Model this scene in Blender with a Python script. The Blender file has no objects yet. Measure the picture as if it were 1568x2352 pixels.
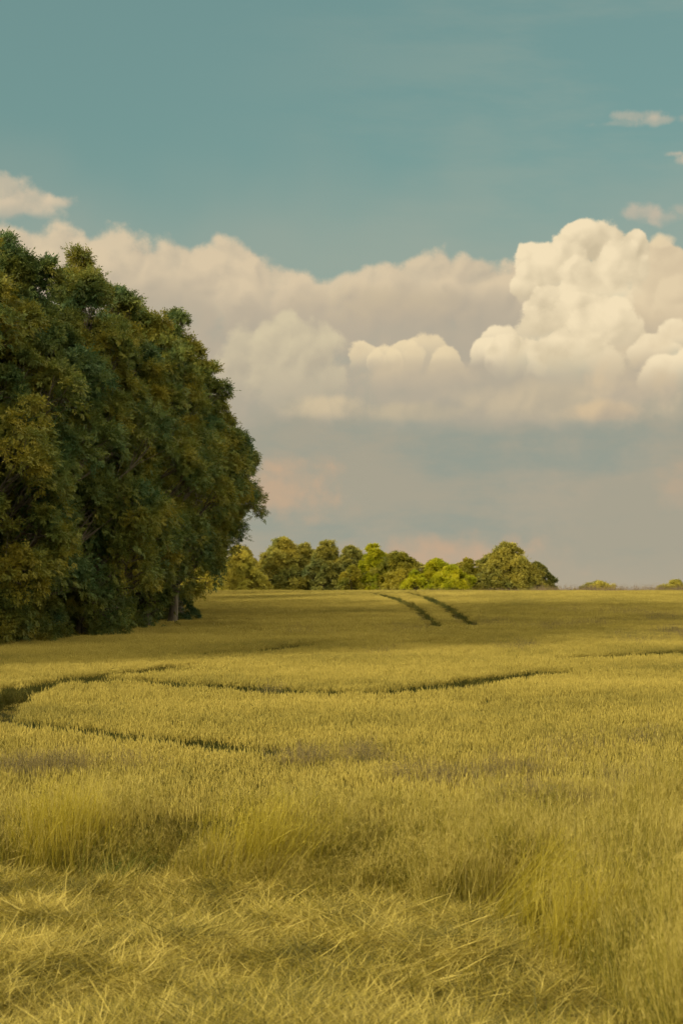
import bpy, math, random
import numpy as np
from mathutils import Vector, Matrix

R = math.radians
scene = bpy.context.scene
COL = scene.collection
rng = np.random.default_rng(7)
random.seed(7)

# ------------------------------------------------------------------ camera model
EYE = 3.9                       # the camera stands on a verge bank above the field
TILT = math.atan(182 / 3920.0)
FPX = 3920.0                    # focal length measured in 1568 x 2352 units

def ray(px, py):
    x, y, z = (px - 784) / FPX, 1.0, (1176 - py) / FPX
    c, s = math.cos(TILT), math.sin(TILT)
    return np.array([x, y * c - z * s, y * s + z * c])

def azel(px, py):
    v = ray(px, py)
    return math.atan2(v[0], v[1]), math.atan2(v[2], math.hypot(v[0], v[1]))

# ------------------------------------------------------------------ the lie of the land
_kd = np.array([-60, 0, 3, 6, 9, 12, 15, 25, 45, 65, 84, 100, 115, 130, 145, 158, 170, 180, 190, 205, 250, 400, 900, 3000], float)
_kz = np.array([2.3, 2.3, 2.15, 1.55, .85, .3, .0, .0, .28, .5, .72, .92, 1.12, 1.45, 1.95, 2.45, 2.85, 3.03, 3.08, 2.95, 2.2, 0.5, -6, -25], float)
_fd = np.concatenate([np.arange(-60, 260, .5), np.arange(260, 3001, 20.)])
_fz = np.interp(_fd, _kd, _kz)
for _ in range(30):
    _fz[1:639] = (_fz[0:638] + 2 * _fz[1:639] + _fz[2:640]) / 4

def wob(x, y, s, p=0.0):
    return (np.sin(x / s * 1.3 + 1.7 * np.sin(y / s * .7 + p) + p) + np.sin(y / s * 1.1 + 1.3 * np.sin(x / s * .9 - p) + 2 * p)
            + .5 * np.sin((x + y) / s * 2.3 + p * 3)) / 2.5

def ground_z(x, y):
    x = np.asarray(x, float); y = np.asarray(y, float)
    z = np.interp(y, _fd, _fz)
    z = z + .05 * wob(x, y, 9.0, .4) * np.clip((y - 22) / 20, 0, 1) * np.clip((230 - y) / 60, 0, 1)
    # heaps and hollows of the beaten-down grass on the verge
    m = np.clip((y - 9) / 3, 0, 1) * np.clip((24.5 - y) / 3, 0, 1)
    z = z + m * (.12 * wob(x, y, .8, 1.1) + .08 * wob(x, y, .33, 2.3))
    return z

_HD = np.arange(8, 185, .1)
def hit(px, py, lift=0.8):
    """the point of the crop's top (ground + lift) that this sight line meets"""
    v = ray(px, py)
    ds = _HD; xs = v[0] / v[1] * ds
    below = EYE + v[2] / v[1] * ds <= ground_z(xs, ds) + lift
    k = int(np.argmax(below))
    if below[k]: return float(xs[k]), float(ds[k])
    return float(v[0] / v[1] * 184), 184.0

def px_y_of(x, y, z):
    """row (in 1568-wide units) and column of a point"""
    c, s = math.cos(TILT), math.sin(TILT)
    dz = z - EYE
    dep = y * c + dz * s
    up = -y * s + dz * c
    return 784 + x / dep * FPX, 1176 - up / dep * FPX

# ------------------------------------------------------------------ helpers
def tag(o, label=None, cat=None, group=None, kind=None):
    if label: o['label'] = label
    if cat: o['category'] = cat
    if group: o['group'] = group
    if kind: o['kind'] = kind
    return o

def np_mesh(name, V, F, mat=None, tint=None, smooth=False):
    me = bpy.data.meshes.new(name)
    V = np.ascontiguousarray(V, np.float32); F = np.ascontiguousarray(F, np.int32)
    n = F.shape[1]
    me.vertices.add(len(V)); me.vertices.foreach_set('co', V.ravel())
    me.loops.add(F.size); me.loops.foreach_set('vertex_index', F.ravel())
    me.polygons.add(len(F))
    me.polygons.foreach_set('loop_start', np.arange(0, F.size, n, dtype=np.int32))
    me.polygons.foreach_set('loop_total', np.full(len(F), n, np.int32))
    if smooth: me.polygons.foreach_set('use_smooth', np.ones(len(F), bool))
    if tint is not None:
        a = me.attributes.new('tint', 'FLOAT', 'POINT')
        a.data.foreach_set('value', np.ascontiguousarray(tint, np.float32))
    me.update(calc_edges=True)
    if mat: me.materials.append(mat)
    return me

def link(name, me, parent=None, col=None):
    o = bpy.data.objects.new(name, me)
    (col or COL).objects.link(o)
    if parent: o.parent = parent
    return o

def empty(name, loc, rz=0, sc=1.0):
    o = bpy.data.objects.new(name, None); COL.objects.link(o)
    o.location = loc; o.rotation_euler = (0, 0, rz); o.scale = (sc, sc, sc)
    o.empty_display_size = .3
    return o

def unit(v):
    return v / np.maximum(np.linalg.norm(v, axis=-1, keepdims=True), 1e-9)

class Tubes:
    def __init__(s): s.V = []; s.F = []; s.n = 0
    def add(s, P, rad, sides=6):
        P = np.asarray(P, float); k = len(P)
        T = unit(np.gradient(P, axis=0))
        ref = np.array([.3, .9, .1]) if abs(T[0][1]) < .8 else np.array([1, 0, 0.])
        A = unit(np.cross(T, ref)); B = np.cross(T, A)
        an = np.arange(sides) * 2 * math.pi / sides
        rr = np.asarray(rad)[:, None, None]
        ring = P[:, None] + rr * (A[:, None] * np.cos(an)[None, :, None] + B[:, None] * np.sin(an)[None, :, None])
        s.V.append(ring.reshape(-1, 3))
        i = np.arange(k - 1)[:, None] * sides + np.arange(sides)[None]
        j = np.arange(k - 1)[:, None] * sides + (np.arange(sides)[None] + 1) % sides
        s.F.append((np.stack([i, j, j + sides, i + sides], -1).reshape(-1, 4)) + s.n)
        s.n += k * sides
    def mesh(s, name, mat): return np_mesh(name, np.concatenate(s.V), np.concatenate(s.F), mat, smooth=True)

# ------------------------------------------------------------------ materials
def new_mat(name):
    m = bpy.data.materials.new(name); m.use_nodes = True
    nt = m.node_tree; nt.nodes.clear()
    return m, nt, nt.nodes, nt.links

def srgb(c):
    return tuple(((v / 255) / 12.92 if v / 255 <= .04045 else ((v / 255 + .055) / 1.055) ** 2.4) for v in c)

def leaf_mat(name, cols, noise_scale=.35, trans=.3, vary=.35, use_tint=True, rough=.55, obj_rand=0.0):
    """cols: 3 linear colours picked by tint + noise"""
    m, nt, N, L = new_mat(name)
    out = N.new('ShaderNodeOutputMaterial')
    geo = N.new('ShaderNodeNewGeometry')
    no = N.new('ShaderNodeTexNoise'); no.inputs['Scale'].default_value = noise_scale; no.inputs['Detail'].default_value = 3
    L.new(geo.outputs['Position'], no.inputs['Vector'])
    a = N.new('ShaderNodeMath'); a.operation = 'MULTIPLY_ADD'
    a.inputs[1].default_value = 1.6; a.inputs[2].default_value = -.3 - vary / 2 - obj_rand / 2
    L.new(no.outputs['Fac'], a.inputs[0])
    src = a.outputs[0]
    if use_tint:
        at = N.new('ShaderNodeAttribute'); at.attribute_name = 'tint'
        b = N.new('ShaderNodeMath'); b.operation = 'MULTIPLY_ADD'; b.inputs[1].default_value = vary
        L.new(at.outputs['Fac'], b.inputs[0]); L.new(src, b.inputs[2]); src = b.outputs[0]
    if obj_rand:
        oi = N.new('ShaderNodeObjectInfo')
        b = N.new('ShaderNodeMath'); b.operation = 'MULTIPLY_ADD'; b.inputs[1].default_value = obj_rand
        L.new(oi.outputs['Random'], b.inputs[0]); L.new(src, b.inputs[2]); src = b.outputs[0]
    cr = N.new('ShaderNodeValToRGB')
    while len(cr.color_ramp.elements) < len(cols): cr.color_ramp.elements.new(.5)
    for i, c in enumerate(cols):
        e = cr.color_ramp.elements[i]; e.position = .15 + .7 * i / (len(cols) - 1); e.color = (*c, 1)
    L.new(src, cr.inputs[0])
    p = N.new('ShaderNodeBsdfPrincipled'); p.inputs['Roughness'].default_value = rough
    p.inputs['Specular IOR Level'].default_value = .25
    L.new(cr.outputs[0], p.inputs['Base Color'])
    if trans:
        t = N.new('ShaderNodeBsdfTranslucent'); L.new(cr.outputs[0], t.inputs['Color'])
        mx = N.new('ShaderNodeMixShader'); mx.inputs[0].default_value = trans
        L.new(p.outputs[0], mx.inputs[1]); L.new(t.outputs[0], mx.inputs[2]); L.new(mx.outputs[0], out.inputs[0])
    else:
        L.new(p.outputs[0], out.inputs[0])
    return m

def bark_mat(name, c1, c2):
    m, nt, N, L = new_mat(name)
    out = N.new('ShaderNodeOutputMaterial'); p = N.new('ShaderNodeBsdfPrincipled'); p.inputs['Roughness'].default_value = .9
    geo = N.new('ShaderNodeNewGeometry'); mp = N.new('ShaderNodeMapping'); mp.inputs['Scale'].default_value = (4, 4, .8)
    no = N.new('ShaderNodeTexNoise'); no.inputs['Scale'].default_value = 1.5; no.inputs['Detail'].default_value = 6
    L.new(geo.outputs['Position'], mp.inputs[0]); L.new(mp.outputs[0], no.inputs['Vector'])
    cr = N.new('ShaderNodeValToRGB'); cr.color_ramp.elements[0].position = .35; cr.color_ramp.elements[1].position = .65
    cr.color_ramp.elements[0].color = (*c1, 1); cr.color_ramp.elements[1].color = (*c2, 1)
    L.new(no.outputs['Fac'], cr.inputs[0]); L.new(cr.outputs[0], p.inputs['Base Color'])
    bu = N.new('ShaderNodeBump'); bu.inputs['Strength'].default_value = .6; L.new(no.outputs['Fac'], bu.inputs['Height']); L.new(bu.outputs[0], p.inputs['Normal'])
    L.new(p.outputs[0], out.inputs[0])
    return m

M = {}
M['bark'] = bark_mat('bark', (.06, .05, .035), (.15, .13, .09))
M['wood_leaf'] = leaf_mat('wood_leaf', [(.070, .125, .046), (.140, .165, .032), (.25, .215, .024)], .45, .32, .6, obj_rand=.3)
M['shrub_leaf'] = leaf_mat('shrub_leaf', [(.050, .100, .042), (.115, .135, .026), (.22, .185, .02)], .5, .3, .5, obj_rand=.3)
M['far_olive'] = leaf_mat('far_olive', [(.17, .19, .045), (.31, .28, .045), (.44, .37, .055)], .25, .25, .5)
M['far_dark'] = leaf_mat('far_dark', [(.13, .165, .055), (.22, .225, .05), (.34, .30, .05)], .25, .22, .5)
M['far_bright'] = leaf_mat('far_bright', [(.22, .26, .012), (.40, .40, .014), (.55, .50, .02)], .4, .4, .5)
M['far_pale'] = leaf_mat('far_pale', [(.32, .31, .05), (.46, .40, .06), (.56, .47, .08)], .3, .3, .5)
M['far_gold'] = leaf_mat('far_gold', [(.15, .17, .025), (.26, .24, .026), (.38, .32, .03)], .3, .3, .5)
M['wheat_ear'] = leaf_mat('wheat_ear', [(.27, .23, .045), (.41, .335, .066), (.53, .43, .097)], .11, .25, .3, True, .6, .35)
M['wheat_stalk'] = leaf_mat('wheat_stalk', [(.055, .068, .015), (.10, .105, .02), (.18, .16, .03)], .11, .3, .3, True, .6, .3)
M['tall_grass'] = leaf_mat('tall_grass', [(.10, .10, .014), (.26, .22, .022), (.47, .39, .10)], 1.3, .35, .6, True, .5, .5)
M['green_grass'] = leaf_mat('green_grass', [(.07, .11, .02), (.12, .16, .03), (.2, .22, .04)], .8, .35, .5, True, .5)
M['ochre_grass'] = leaf_mat('ochre_grass', [(.22, .19, .02), (.35, .29, .025), (.46, .385, .06)], .8, .4, .4, True, .5)
M['straw'] = leaf_mat('straw', [(.11, .10, .015), (.30, .245, .030), (.58, .475, .12)], 1.1, .25, .75, True, .5, .4)
M['weed'] = leaf_mat('weed', [(.16, .12, .08), (.22, .16, .10), (.26, .2, .1)], .5, .3, .4, True, .6)
M['panicle'] = leaf_mat('panicle', [(.13, .115, .05), (.19, .15, .065), (.24, .19, .08)], 1.5, .3, .4, True, .6)

def ground_mat():
    m, nt, N, L = new_mat('soil')
    out = N.new('ShaderNodeOutputMaterial'); p = N.new('ShaderNodeBsdfPrincipled'); p.inputs['Roughness'].default_value = .95
    geo = N.new('ShaderNodeNewGeometry')
    a = N.new('ShaderNodeTexNoise'); a.inputs['Scale'].default_value = 6; a.inputs['Detail'].default_value = 8
    L.new(geo.outputs['Position'], a.inputs['Vector'])
    cr = N.new('ShaderNodeValToRGB'); cr.color_ramp.elements[0].position = .3; cr.color_ramp.elements[1].position = .7
    cr.color_ramp.elements[0].color = (.05, .05, .018, 1); cr.color_ramp.elements[1].color = (.17, .145, .05, 1)
    L.new(a.outputs['Fac'], cr.inputs[0]); L.new(cr.outputs[0], p.inputs['Base Color'])
    bu = N.new('ShaderNodeBump'); bu.inputs['Strength'].default_value = .8; L.new(a.outputs['Fac'], bu.inputs['Height']); L.new(bu.outputs[0], p.inputs['Normal'])
    L.new(p.outputs[0], out.inputs[0])
    return m
M['soil'] = ground_mat()

# ------------------------------------------------------------------ ground sheet
def make_ground():
    ys = np.concatenate([np.arange(-40, 8, 2), np.arange(8, 26, .12), np.arange(26, 60, 1), np.arange(60, 260, 2.5), np.geomspace(260, 3000, 24)])
    u = np.concatenate([-np.geomspace(1500, 12, 26), np.arange(-11.8, 11.9, .16), np.geomspace(12, 1500, 26)])
    X, Y = np.meshgrid(u, ys)
    Z = ground_z(X, Y)
    V = np.stack([X, Y, Z], -1).reshape(-1, 3)
    nx, ny = len(u), len(ys)
    i = (np.arange(ny - 1)[:, None] * nx + np.arange(nx - 1)[None])
    F = np.stack([i, i + 1, i + nx + 1, i + nx], -1).reshape(-1, 4)
    o = link('ground', np_mesh('ground', V, F, M['soil'], smooth=True))
    tag(o, 'rolling ground of the field and grassy verge', 'ground', kind='structure')
make_ground()

# ------------------------------------------------------------------ instancing for the uncountable stuff
def scatter(name, mats_variants, pts, rots, scl, label, cat):
    """pts -> one object whose geometry nodes put one of the variants on each point"""
    src = bpy.data.collections.new(name + '_variants')
    for me in mats_variants:
        o = bpy.data.objects.new(name + '_clump', me); src.objects.link(o)
    me = bpy.data.meshes.new(name)
    me.vertices.add(len(pts)); me.vertices.foreach_set('co', np.ascontiguousarray(pts, np.float32).ravel())
    a = me.attributes.new('rot', 'FLOAT_VECTOR', 'POINT'); a.data.foreach_set('vector', np.ascontiguousarray(rots, np.float32).ravel())
    a = me.attributes.new('scl', 'FLOAT_VECTOR', 'POINT'); a.data.foreach_set('vector', np.ascontiguousarray(scl, np.float32).ravel())
    a = me.attributes.new('pick', 'INT', 'POINT'); a.data.foreach_set('value', rng.integers(0, len(mats_variants), len(pts)).astype(np.int32))
    me.update()
    ob = link(name, me)
    ng = bpy.data.node_groups.new(name + '_scatter', 'GeometryNodeTree')
    ng.interface.new_socket('Geometry', in_out='INPUT', socket_type='NodeSocketGeometry')
    ng.interface.new_socket('Geometry', in_out='OUTPUT', socket_type='NodeSocketGeometry')
    N, L = ng.nodes, ng.links
    gi = N.new('NodeGroupInput'); go = N.new('NodeGroupOutput')
    ci = N.new('GeometryNodeCollectionInfo'); ci.inputs['Collection'].default_value = src
    ci.inputs['Separate Children'].default_value = True; ci.inputs['Reset Children'].default_value = True
    ip = N.new('GeometryNodeInstanceOnPoints'); ip.inputs['Pick Instance'].default_value = True
    def attr(n, t):
        x = N.new('GeometryNodeInputNamedAttribute'); x.data_type = t; x.inputs['Name'].default_value = n
        return next(s for s in x.outputs if s.enabled and s.name == 'Attribute')
    L.new(gi.outputs[0], ip.inputs['Points']); L.new(ci.outputs[0], ip.inputs['Instance'])
    L.new(attr('pick', 'INT'), ip.inputs['Instance Index'])
    er = N.new('FunctionNodeEulerToRotation'); L.new(attr('rot', 'FLOAT_VECTOR'), er.inputs[0]); L.new(er.outputs[0], ip.inputs['Rotation'])
    L.new(attr('scl', 'FLOAT_VECTOR'), ip.inputs['Scale'])
    L.new(ip.outputs[0], go.inputs[0])
    md = ob.modifiers.new('scatter', 'NODES'); md.node_group = ng
    tag(ob, label, cat, kind='stuff')
    return ob

# ------------------------------------------------------------------ blades
def ribbons(base, az, L, w, lean, bend, seg=4, yaw_j=None, tint=None, r=rng, lie=None):
    """curved tapering blades. base (n,3); az heading; L length; lean start angle from vertical; bend added along"""
    n = len(base)
    t = np.linspace(0, 1, seg + 1)
    ang = lean[:, None] + bend[:, None] * t[None]
    ds = L[:, None] / seg
    hx = np.concatenate([np.zeros((n, 1)), np.cumsum(np.sin(ang[:, :-1] * .5 + ang[:, 1:] * .5) * ds, 1)], 1)
    hz = np.concatenate([np.zeros((n, 1)), np.cumsum(np.cos(ang[:, :-1] * .5 + ang[:, 1:] * .5) * ds, 1)], 1)
    P = base[:, None] + np.stack([hx * np.cos(az)[:, None], hx * np.sin(az)[:, None], hz], -1)
    sa = az + math.pi / 2 + r.normal(0, .9, n)
    S = np.stack([np.cos(sa), np.sin(sa), r.normal(0, .3, n)], -1)
    ww = w[:, None] * np.array([.8] + [1.0] * (seg - 1) + [.12])[None] * .5
    A = P + S[:, None] * ww[..., None]; B = P - S[:, None] * ww[..., None]
    V = np.stack([A, B], 2).reshape(-1, 3)
    k = np.arange(n)[:, None] * 2 * (seg + 1) + np.arange(seg)[None] * 2
    F = np.stack([k, k + 1, k + 3, k + 2], -1).reshape(-1, 4)
    ti = np.repeat(tint if tint is not None else r.random(n), 2 * (seg + 1))
    return V, F, ti, P

def join(parts):
    V, F, T = [], [], []; n = 0
    for v, f, t in parts:
        V.append(v); F.append(f + n); T.append(t); n += len(v)
    return np.concatenate(V), np.concatenate(F), np.concatenate(T)

def two_mat_mesh(name, a, b, ma, mb):
    V, F, T = join([a, b])
    me = np_mesh(name, V, F, ma, T)
    me.materials.append(mb)
    idx = np.zeros(len(F), np.int32); idx[len(a[1]):] = 1
    me.polygons.foreach_set('material_index', idx)
    return me

def ears(P0, D, Ln, w, r=rng, tint=None):
    """plump four-sided spindles: the heads of the wheat"""
    n = len(P0)
    A = unit(np.cross(D, r.normal(0, 1, (n, 3)))); B = np.cross(D, A)
    rings = [(0, .25), (.25, 1.0), (.7, .9), (1.0, .15)]
    V = []
    for t, k in rings:
        for q in range(4):
            c, s = [(1, 0), (0, .7), (-1, 0), (0, -.7)][q]
            V.append(P0 + D * (Ln * t)[:, None] + (A * c + B * s) * (w * k / 2)[:, None])
    V = np.stack(V, 1).reshape(-1, 3)
    F = []
    for i in range(3):
        for q in range(4):
            F.append([i * 4 + q, i * 4 + (q + 1) % 4, i * 4 + 4 + (q + 1) % 4, i * 4 + 4 + q])
    F = (np.array(F)[None] + np.arange(n)[:, None, None] * 16).reshape(-1, 4)
    ti = np.repeat(tint if tint is not None else r.random(n), 16)
    return V, F, ti

def wheat_clump(i, size, count, ear=(.10, .0165), coarse=1.0):
    r = np.random.default_rng(100 + i)
    b = np.stack([r.uniform(-size / 2, size / 2, count), r.uniform(-size / 2, size / 2, count), np.zeros(count)], -1)
    hgt = r.normal(.78, .045, count)
    ti = r.random(count)
    V, F, t, P = ribbons(b, r.uniform(0, 6.28, count), hgt, np.full(count, .004 * coarse), r.normal(0, .05, count), r.normal(.06, .1, count), 2, tint=ti, r=r)
    D = unit(P[:, -1] - P[:, -2] + r.normal(0, .06, (count, 3)) + np.array([-.05, 0, 0]))
    E = ears(P[:, -1], D, r.normal(ear[0], .012, count), r.normal(ear[1], .002, count) * coarse, r, ti)
    # leaf blades below the heads
    m = count
    lb = ribbons(b + np.array([0, 0, .35]) + r.normal(0, .03, (m, 3)) * [1, 1, 3], r.uniform(0, 6.28, m), r.uniform(.2, .38, m), np.full(m, .011 * coarse),
                 r.uniform(.1, .5, m), r.uniform(.3, 1.3, m), 3, r=r)
    st = join([(V, F, t), lb[:3]])
    return two_mat_mesh('wheat_clump', st, E, M['wheat_stalk'], M['wheat_ear'])

# tramlines and wheel marks: polylines in the picture's own units, laid onto the crop
TR = [
    ([(-60, 1660), (0, 1622), (40, 1596), (110, 1572), (200, 1556), (300, 1545), (420, 1528)], .95),
    ([(0, 1585), (60, 1580), (130, 1570)], .5),
    ([(-40, 1650), (120, 1672), (220, 1682), (330, 1694), (440, 1702), (560, 1716), (680, 1728)], .42),
    ([(170, 1572), (260, 1562), (340, 1566), (460, 1576), (560, 1580), (650, 1586)], .5),
    ([(560, 1578), (650, 1590), (740, 1590), (850, 1592), (960, 1585), (1030, 1580), (1110, 1562), (1250, 1545)], .8),
    ([(480, 1502), (600, 1494), (720, 1480), (830, 1470)], .5),
    ([(1330, 1512), (1420, 1507), (1500, 1502), (1600, 1496)], 1.3),
    ([(1120, 1612), (1300, 1600), (1600, 1585)], .1),
    ([(880, 1478), (1010, 1470), (1130, 1466)], .4),
    ([(840, 1361), (900, 1372), (940, 1388), (968, 1408), (985, 1425), (1000, 1441)], .75),
    ([(930, 1361), (985, 1374), (1020, 1391), (1045, 1410), (1062, 1424), (1080, 1438)], .75),
    ([(1335, 1782), (1400, 1786), (1450, 1784)], .35),
    ([(420, 1414), (520, 1415), (640, 1411), (760, 1406), (830, 1402)], .30),
    ([(1100, 1416), (1250, 1420), (1400, 1424)], .5),
    ([(640, 1880), (760, 1884), (960, 1888)], .30),
]
SEGS = []
for pts, w in TR:
    w = w * 1.6 + .5
    if pts[0] == (-60, 1660): w = 1.35
    if pts[0] in ((-40, 1650), (170, 1572)): w = 1.35 if pts[0][0] < 0 else 1.7
    if pts[0][1] == 1361: w = 1.45
    q = [hit(px, py) for px, py in pts]
    for a, b in zip(q[:-1], q[1:]): SEGS.append((a, b, w))

def in_track(x, y):
    m = np.zeros(len(x), bool)
    for (ax, ay), (bx, by), w in SEGS:
        dx, dy = bx - ax, by - ay
        t = np.clip(((x - ax) * dx + (y - ay) * dy) / (dx * dx + dy * dy + 1e-9), 0, 1)
        d = np.hypot(x - ax - t * dx, y - ay - t * dy)
        m |= d < w / 2 + .06 * np.sin(x * 5.1 + y * 3.3) + .03
    return m

def wood_edge(y):
    return np.interp(y, [0, 40, 60, 84, 105, 128, 140, 150, 175, 400], [-40, -24, -19.4, -17.0, -15.6, -13.2, -14.4, -19, -45, -80])

WHEAT0 = 23.7
def wheat_points(d0, d1, step, xm):
    ys = np.arange(d0, d1, step); out = []
    for y in ys:
        hw = .2 * y * 1.0 + xm
        xs = np.arange(-hw, hw, step)
        out.append(np.stack([xs, np.full(len(xs), y)], -1))
    P = np.concatenate(out) + rng.uniform(-.5, .5, (sum(map(len, out)), 2)) * step
    x, y = P.T
    inside = in_track(x, y)
    keep = (x > wood_edge(y)) & (~inside | (rng.random(len(x)) < .35)) & (y > WHEAT0 + .5 * wob(x, y, .9, 3.0))
    return np.concatenate([P, inside[:, None]], 1)[keep]

def add_wheat(name, P, var, label):
    n = len(P); low_ = P[:, 2] > .5; P = P[:, :2]
    pts = np.stack([P[:, 0], P[:, 1], ground_z(P[:, 0], P[:, 1]) - .02], -1)
    rots = np.stack([rng.normal(0, .04, n), rng.normal(0, .04, n) + .03, rng.uniform(0, 6.28, n)], -1)
    hv = 1 + .05 * wob(P[:, 0], P[:, 1], 2.2, .9) + .03 * wob(P[:, 0], P[:, 1], .7, 1.9) + rng.normal(0, .022, n)
    hv = np.where(low_, .36, hv)
    s = np.stack([np.ones(n), np.ones(n), hv], -1)
    return scatter(name, var, pts, rots, s, label, 'wheat')
P1 = wheat_points(23, 92, .26, 2.5)
near_var = [wheat_clump(i, .36, 34) for i in range(14)]
far_var = [wheat_clump(50 + i, .62, 60, coarse=1.5) for i in range(10)]
add_wheat('wheat', P1, near_var, 'ripening yellow green wheat standing in the near field')
P2 = wheat_points(92, 196, .46, 6)
add_wheat('wheat', P2, far_var, 'ripening wheat on the far slope up to the crest')
print('wheat clumps', len(P1), len(P2))

# ------------------------------------------------------------------ verge: boundary between standing and beaten grass
BX = [-300, 0, 300, 500, 800, 1000, 1150, 1250, 1330, 1430, 1500, 1568, 1800]
BY = [2030, 2030, 2045, 2038, 2062, 2105, 2150, 2170, 2235, 2330, 2420, 2500, 2900]
def is_tall(x, y, soft=14):
    px, py = px_y_of(x, y, ground_z(x, y))
    return py < np.interp(px, BX, BY) + soft * wob(x, y, .5, 5)

def grass_clump(i, mat, n=46, rad=.13, h=(.75, .18), w=.004, heads=True, lean=.10, bend=.32, head_mat=None):
    r = np.random.default_rng(900 + i)
    b = np.concatenate([r.normal(0, rad, (n, 2)), np.zeros((n, 1))], 1)
    hh = np.clip(r.normal(h[0], h[1], n), .2, 1.6)
    V, F, t, P = ribbons(b, r.normal(0, 1.4, n), hh, np.full(n, w), np.abs(r.normal(0, lean, n)), np.abs(r.normal(bend, .35, n)), 5, r=r)
    if not heads: return np_mesh('grass_clump', V, F, mat, t)
    k = n // 2
    D = unit(P[:k, -1] - P[:k, -2] + r.normal(0, .15, (k, 3)))
    E = []
    # wispy seed heads: short bristles off the upper stem
    m = 10
    tip = np.repeat(P[:k, -1], m, 0); d = np.repeat(D, m, 0)
    tt = np.tile(np.linspace(-.14, .03, m), k)
    o = tip + d * tt[:, None]
    az = r.uniform(0, 6.28, k * m)
    e = ribbons(o, az, r.uniform(.025, .06, k * m), np.full(k * m, .006), r.uniform(.2, .8, k * m), r.uniform(0, .5, k * m), 1, r=r, tint=np.repeat(.75 + .4 * r.random(k), m))
    Vv, Ff, T = join([(V, F, t), e[:3]])
    return np_mesh('grass_clump', Vv, Ff, mat, T)

def lay_clump(i, mat, n=72, L=(.31, .13), spread=1.0, h=.03):
    """blades lying over one another, all swept roughly along +x"""
    r = np.random.default_rng(1300 + i)
    b = np.concatenate([r.uniform(-.28, .28, (n, 2)), np.abs(r.normal(0, h, (n, 1)))], 1)
    az = r.normal(0, spread, n)
    lean = r.uniform(1.15, 1.6, n); bend = r.normal(.05, .3, n)
    V, F, t, P = ribbons(b, az, np.clip(r.normal(L[0], L[1], n), .2, 1.1), r.uniform(.003, .0075, n), lean, bend, 3, r=r)
    V[:, 2] = np.maximum(V[:, 2], -.03)
    return np_mesh('lying_clump', V, F, mat, t)

def region(d0, d1, step, xm=1.5):
    ys = np.arange(d0, d1, step); out = []
    for y in ys:
        xs = np.arange(-.2 * y - xm, .2 * y + xm, step); out.append(np.stack([xs, np.full(len(xs), y)], -1))
    return np.concatenate(out) + rng.uniform(-.5, .5, (sum(map(len, out)), 2)) * step

# standing grass
P = region(12, 25.6, .13, 2)
x, y = P.T
patchy = wob(x, y, .55, 7.7)
hx_, hy_ = hit(1215, 2150, 0.0)
hollow = ((x - hx_) / .62) ** 2 + ((y - hy_) / .8) ** 2 < 1
keep = ~hollow & is_tall(x, y) & (y < 25.3 + .4 * wob(x, y, .8, 2)) & (patchy > np.where(y > 23.2, -.25, -.75))
P = P[keep]; x, y = P.T; n = len(P)
sw = .5 * wob(x, y, 1.6, 4.4)
px_, py_ = px_y_of(x, y, ground_z(x, y))
edge = np.clip((np.interp(px_, BX, BY) - py_) / 60, .0, 1)
hs = (.74 + .30 * edge) * (1 + .22 * wob(x, y, .8, 6.1)) * (1 + .3 * wob(x, y, .28, 3.3)) * rng.uniform(.75, 1.2, n)
hs *= np.interp(px_, [0, 300, 420, 520, 700, 850, 1100, 1568], [.95, .88, .82, .9, .85, .75, 1.0, 1.05])
scatter('tall_grass', [grass_clump(i, M['tall_grass']) for i in range(12)],
        np.stack([x, y, ground_z(x, y) - .01], -1),
        np.stack([rng.normal(0, .10, n), rng.normal(0, .10, n) + .1 * wob(x, y, 1.1, 8), sw + rng.normal(0, .9, n)], -1),
        np.stack([np.ones(n), np.ones(n), hs], -1), 'tall yellow green grass standing on the verge along the crop', 'grass')

# beaten-down grass
P = region(10.5, 24.6, .105, 1.2)
x, y = P.T
keep = ~is_tall(x, y, 20) & (wob(x, y, .42, 6.6) > -1.0 + .5 * rng.random(len(x)))
P = P[keep]; x, y = P.T; n = len(P)
flow = .1 + 1.5 * wob(x, y, 2.0, 1.3) + 1.2 * wob(x, y, .7, 2.8) + rng.normal(0, .6, n)
flow += np.where(rng.random(n) < .4, math.pi, 0)
scatter('flattened_grass', [lay_clump(i, M['straw']) for i in range(16)],
        np.stack([x, y, ground_z(x, y) + .02 + .05 * rng.random(n)], -1),
        np.stack([rng.normal(0, .12, n), rng.normal(0, .14, n), flow], -1),
        np.stack([np.ones(n)] * 3, -1) * rng.uniform(.75, 1.2, n)[:, None], 'pale dry grass beaten flat across the foreground', 'grass')
# short tufts springing up through the flattened grass
P = region(11, 24, .42, 1.2); x, y = P.T
keep = ~is_tall(x, y, 20) & (wob(x, y, .8, 9.1) > .1)
P = P[keep]; x, y = P.T; n = len(P)
scatter('grass_tufts', [grass_clump(200 + i, M['tall_grass'], 26, .12, (.34, .1), .005, False, .35, .9) for i in range(8)],
        np.stack([x, y, ground_z(x, y)], -1), np.stack([rng.normal(0, .2, n), rng.normal(0, .2, n), rng.uniform(0, 6.28, n)], -1),
        np.stack([np.ones(n)] * 3, -1) * rng.uniform(.6, 1.3, n)[:, None], 'short tufts of grass rising through the flattened straw', 'grass')
# the bank under the camera
P = region(-3, 11.2, .3, 6); x, y = P.T; n = len(P)
scatter('bank_grass', [grass_clump(300 + i, M['tall_grass'], 40, .16, (.26, .07), .005, False, .4, .9) for i in range(6)],
        np.stack([x, y, ground_z(x, y)], -1), np.stack([rng.normal(0, .1, n), rng.normal(0, .1, n), rng.uniform(0, 6.28, n)], -1),
        np.stack([np.ones(n)] * 3, -1) * rng.uniform(.6, 1.2, n)[:, None], 'short grass on the bank below the viewpoint', 'grass')

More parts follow.
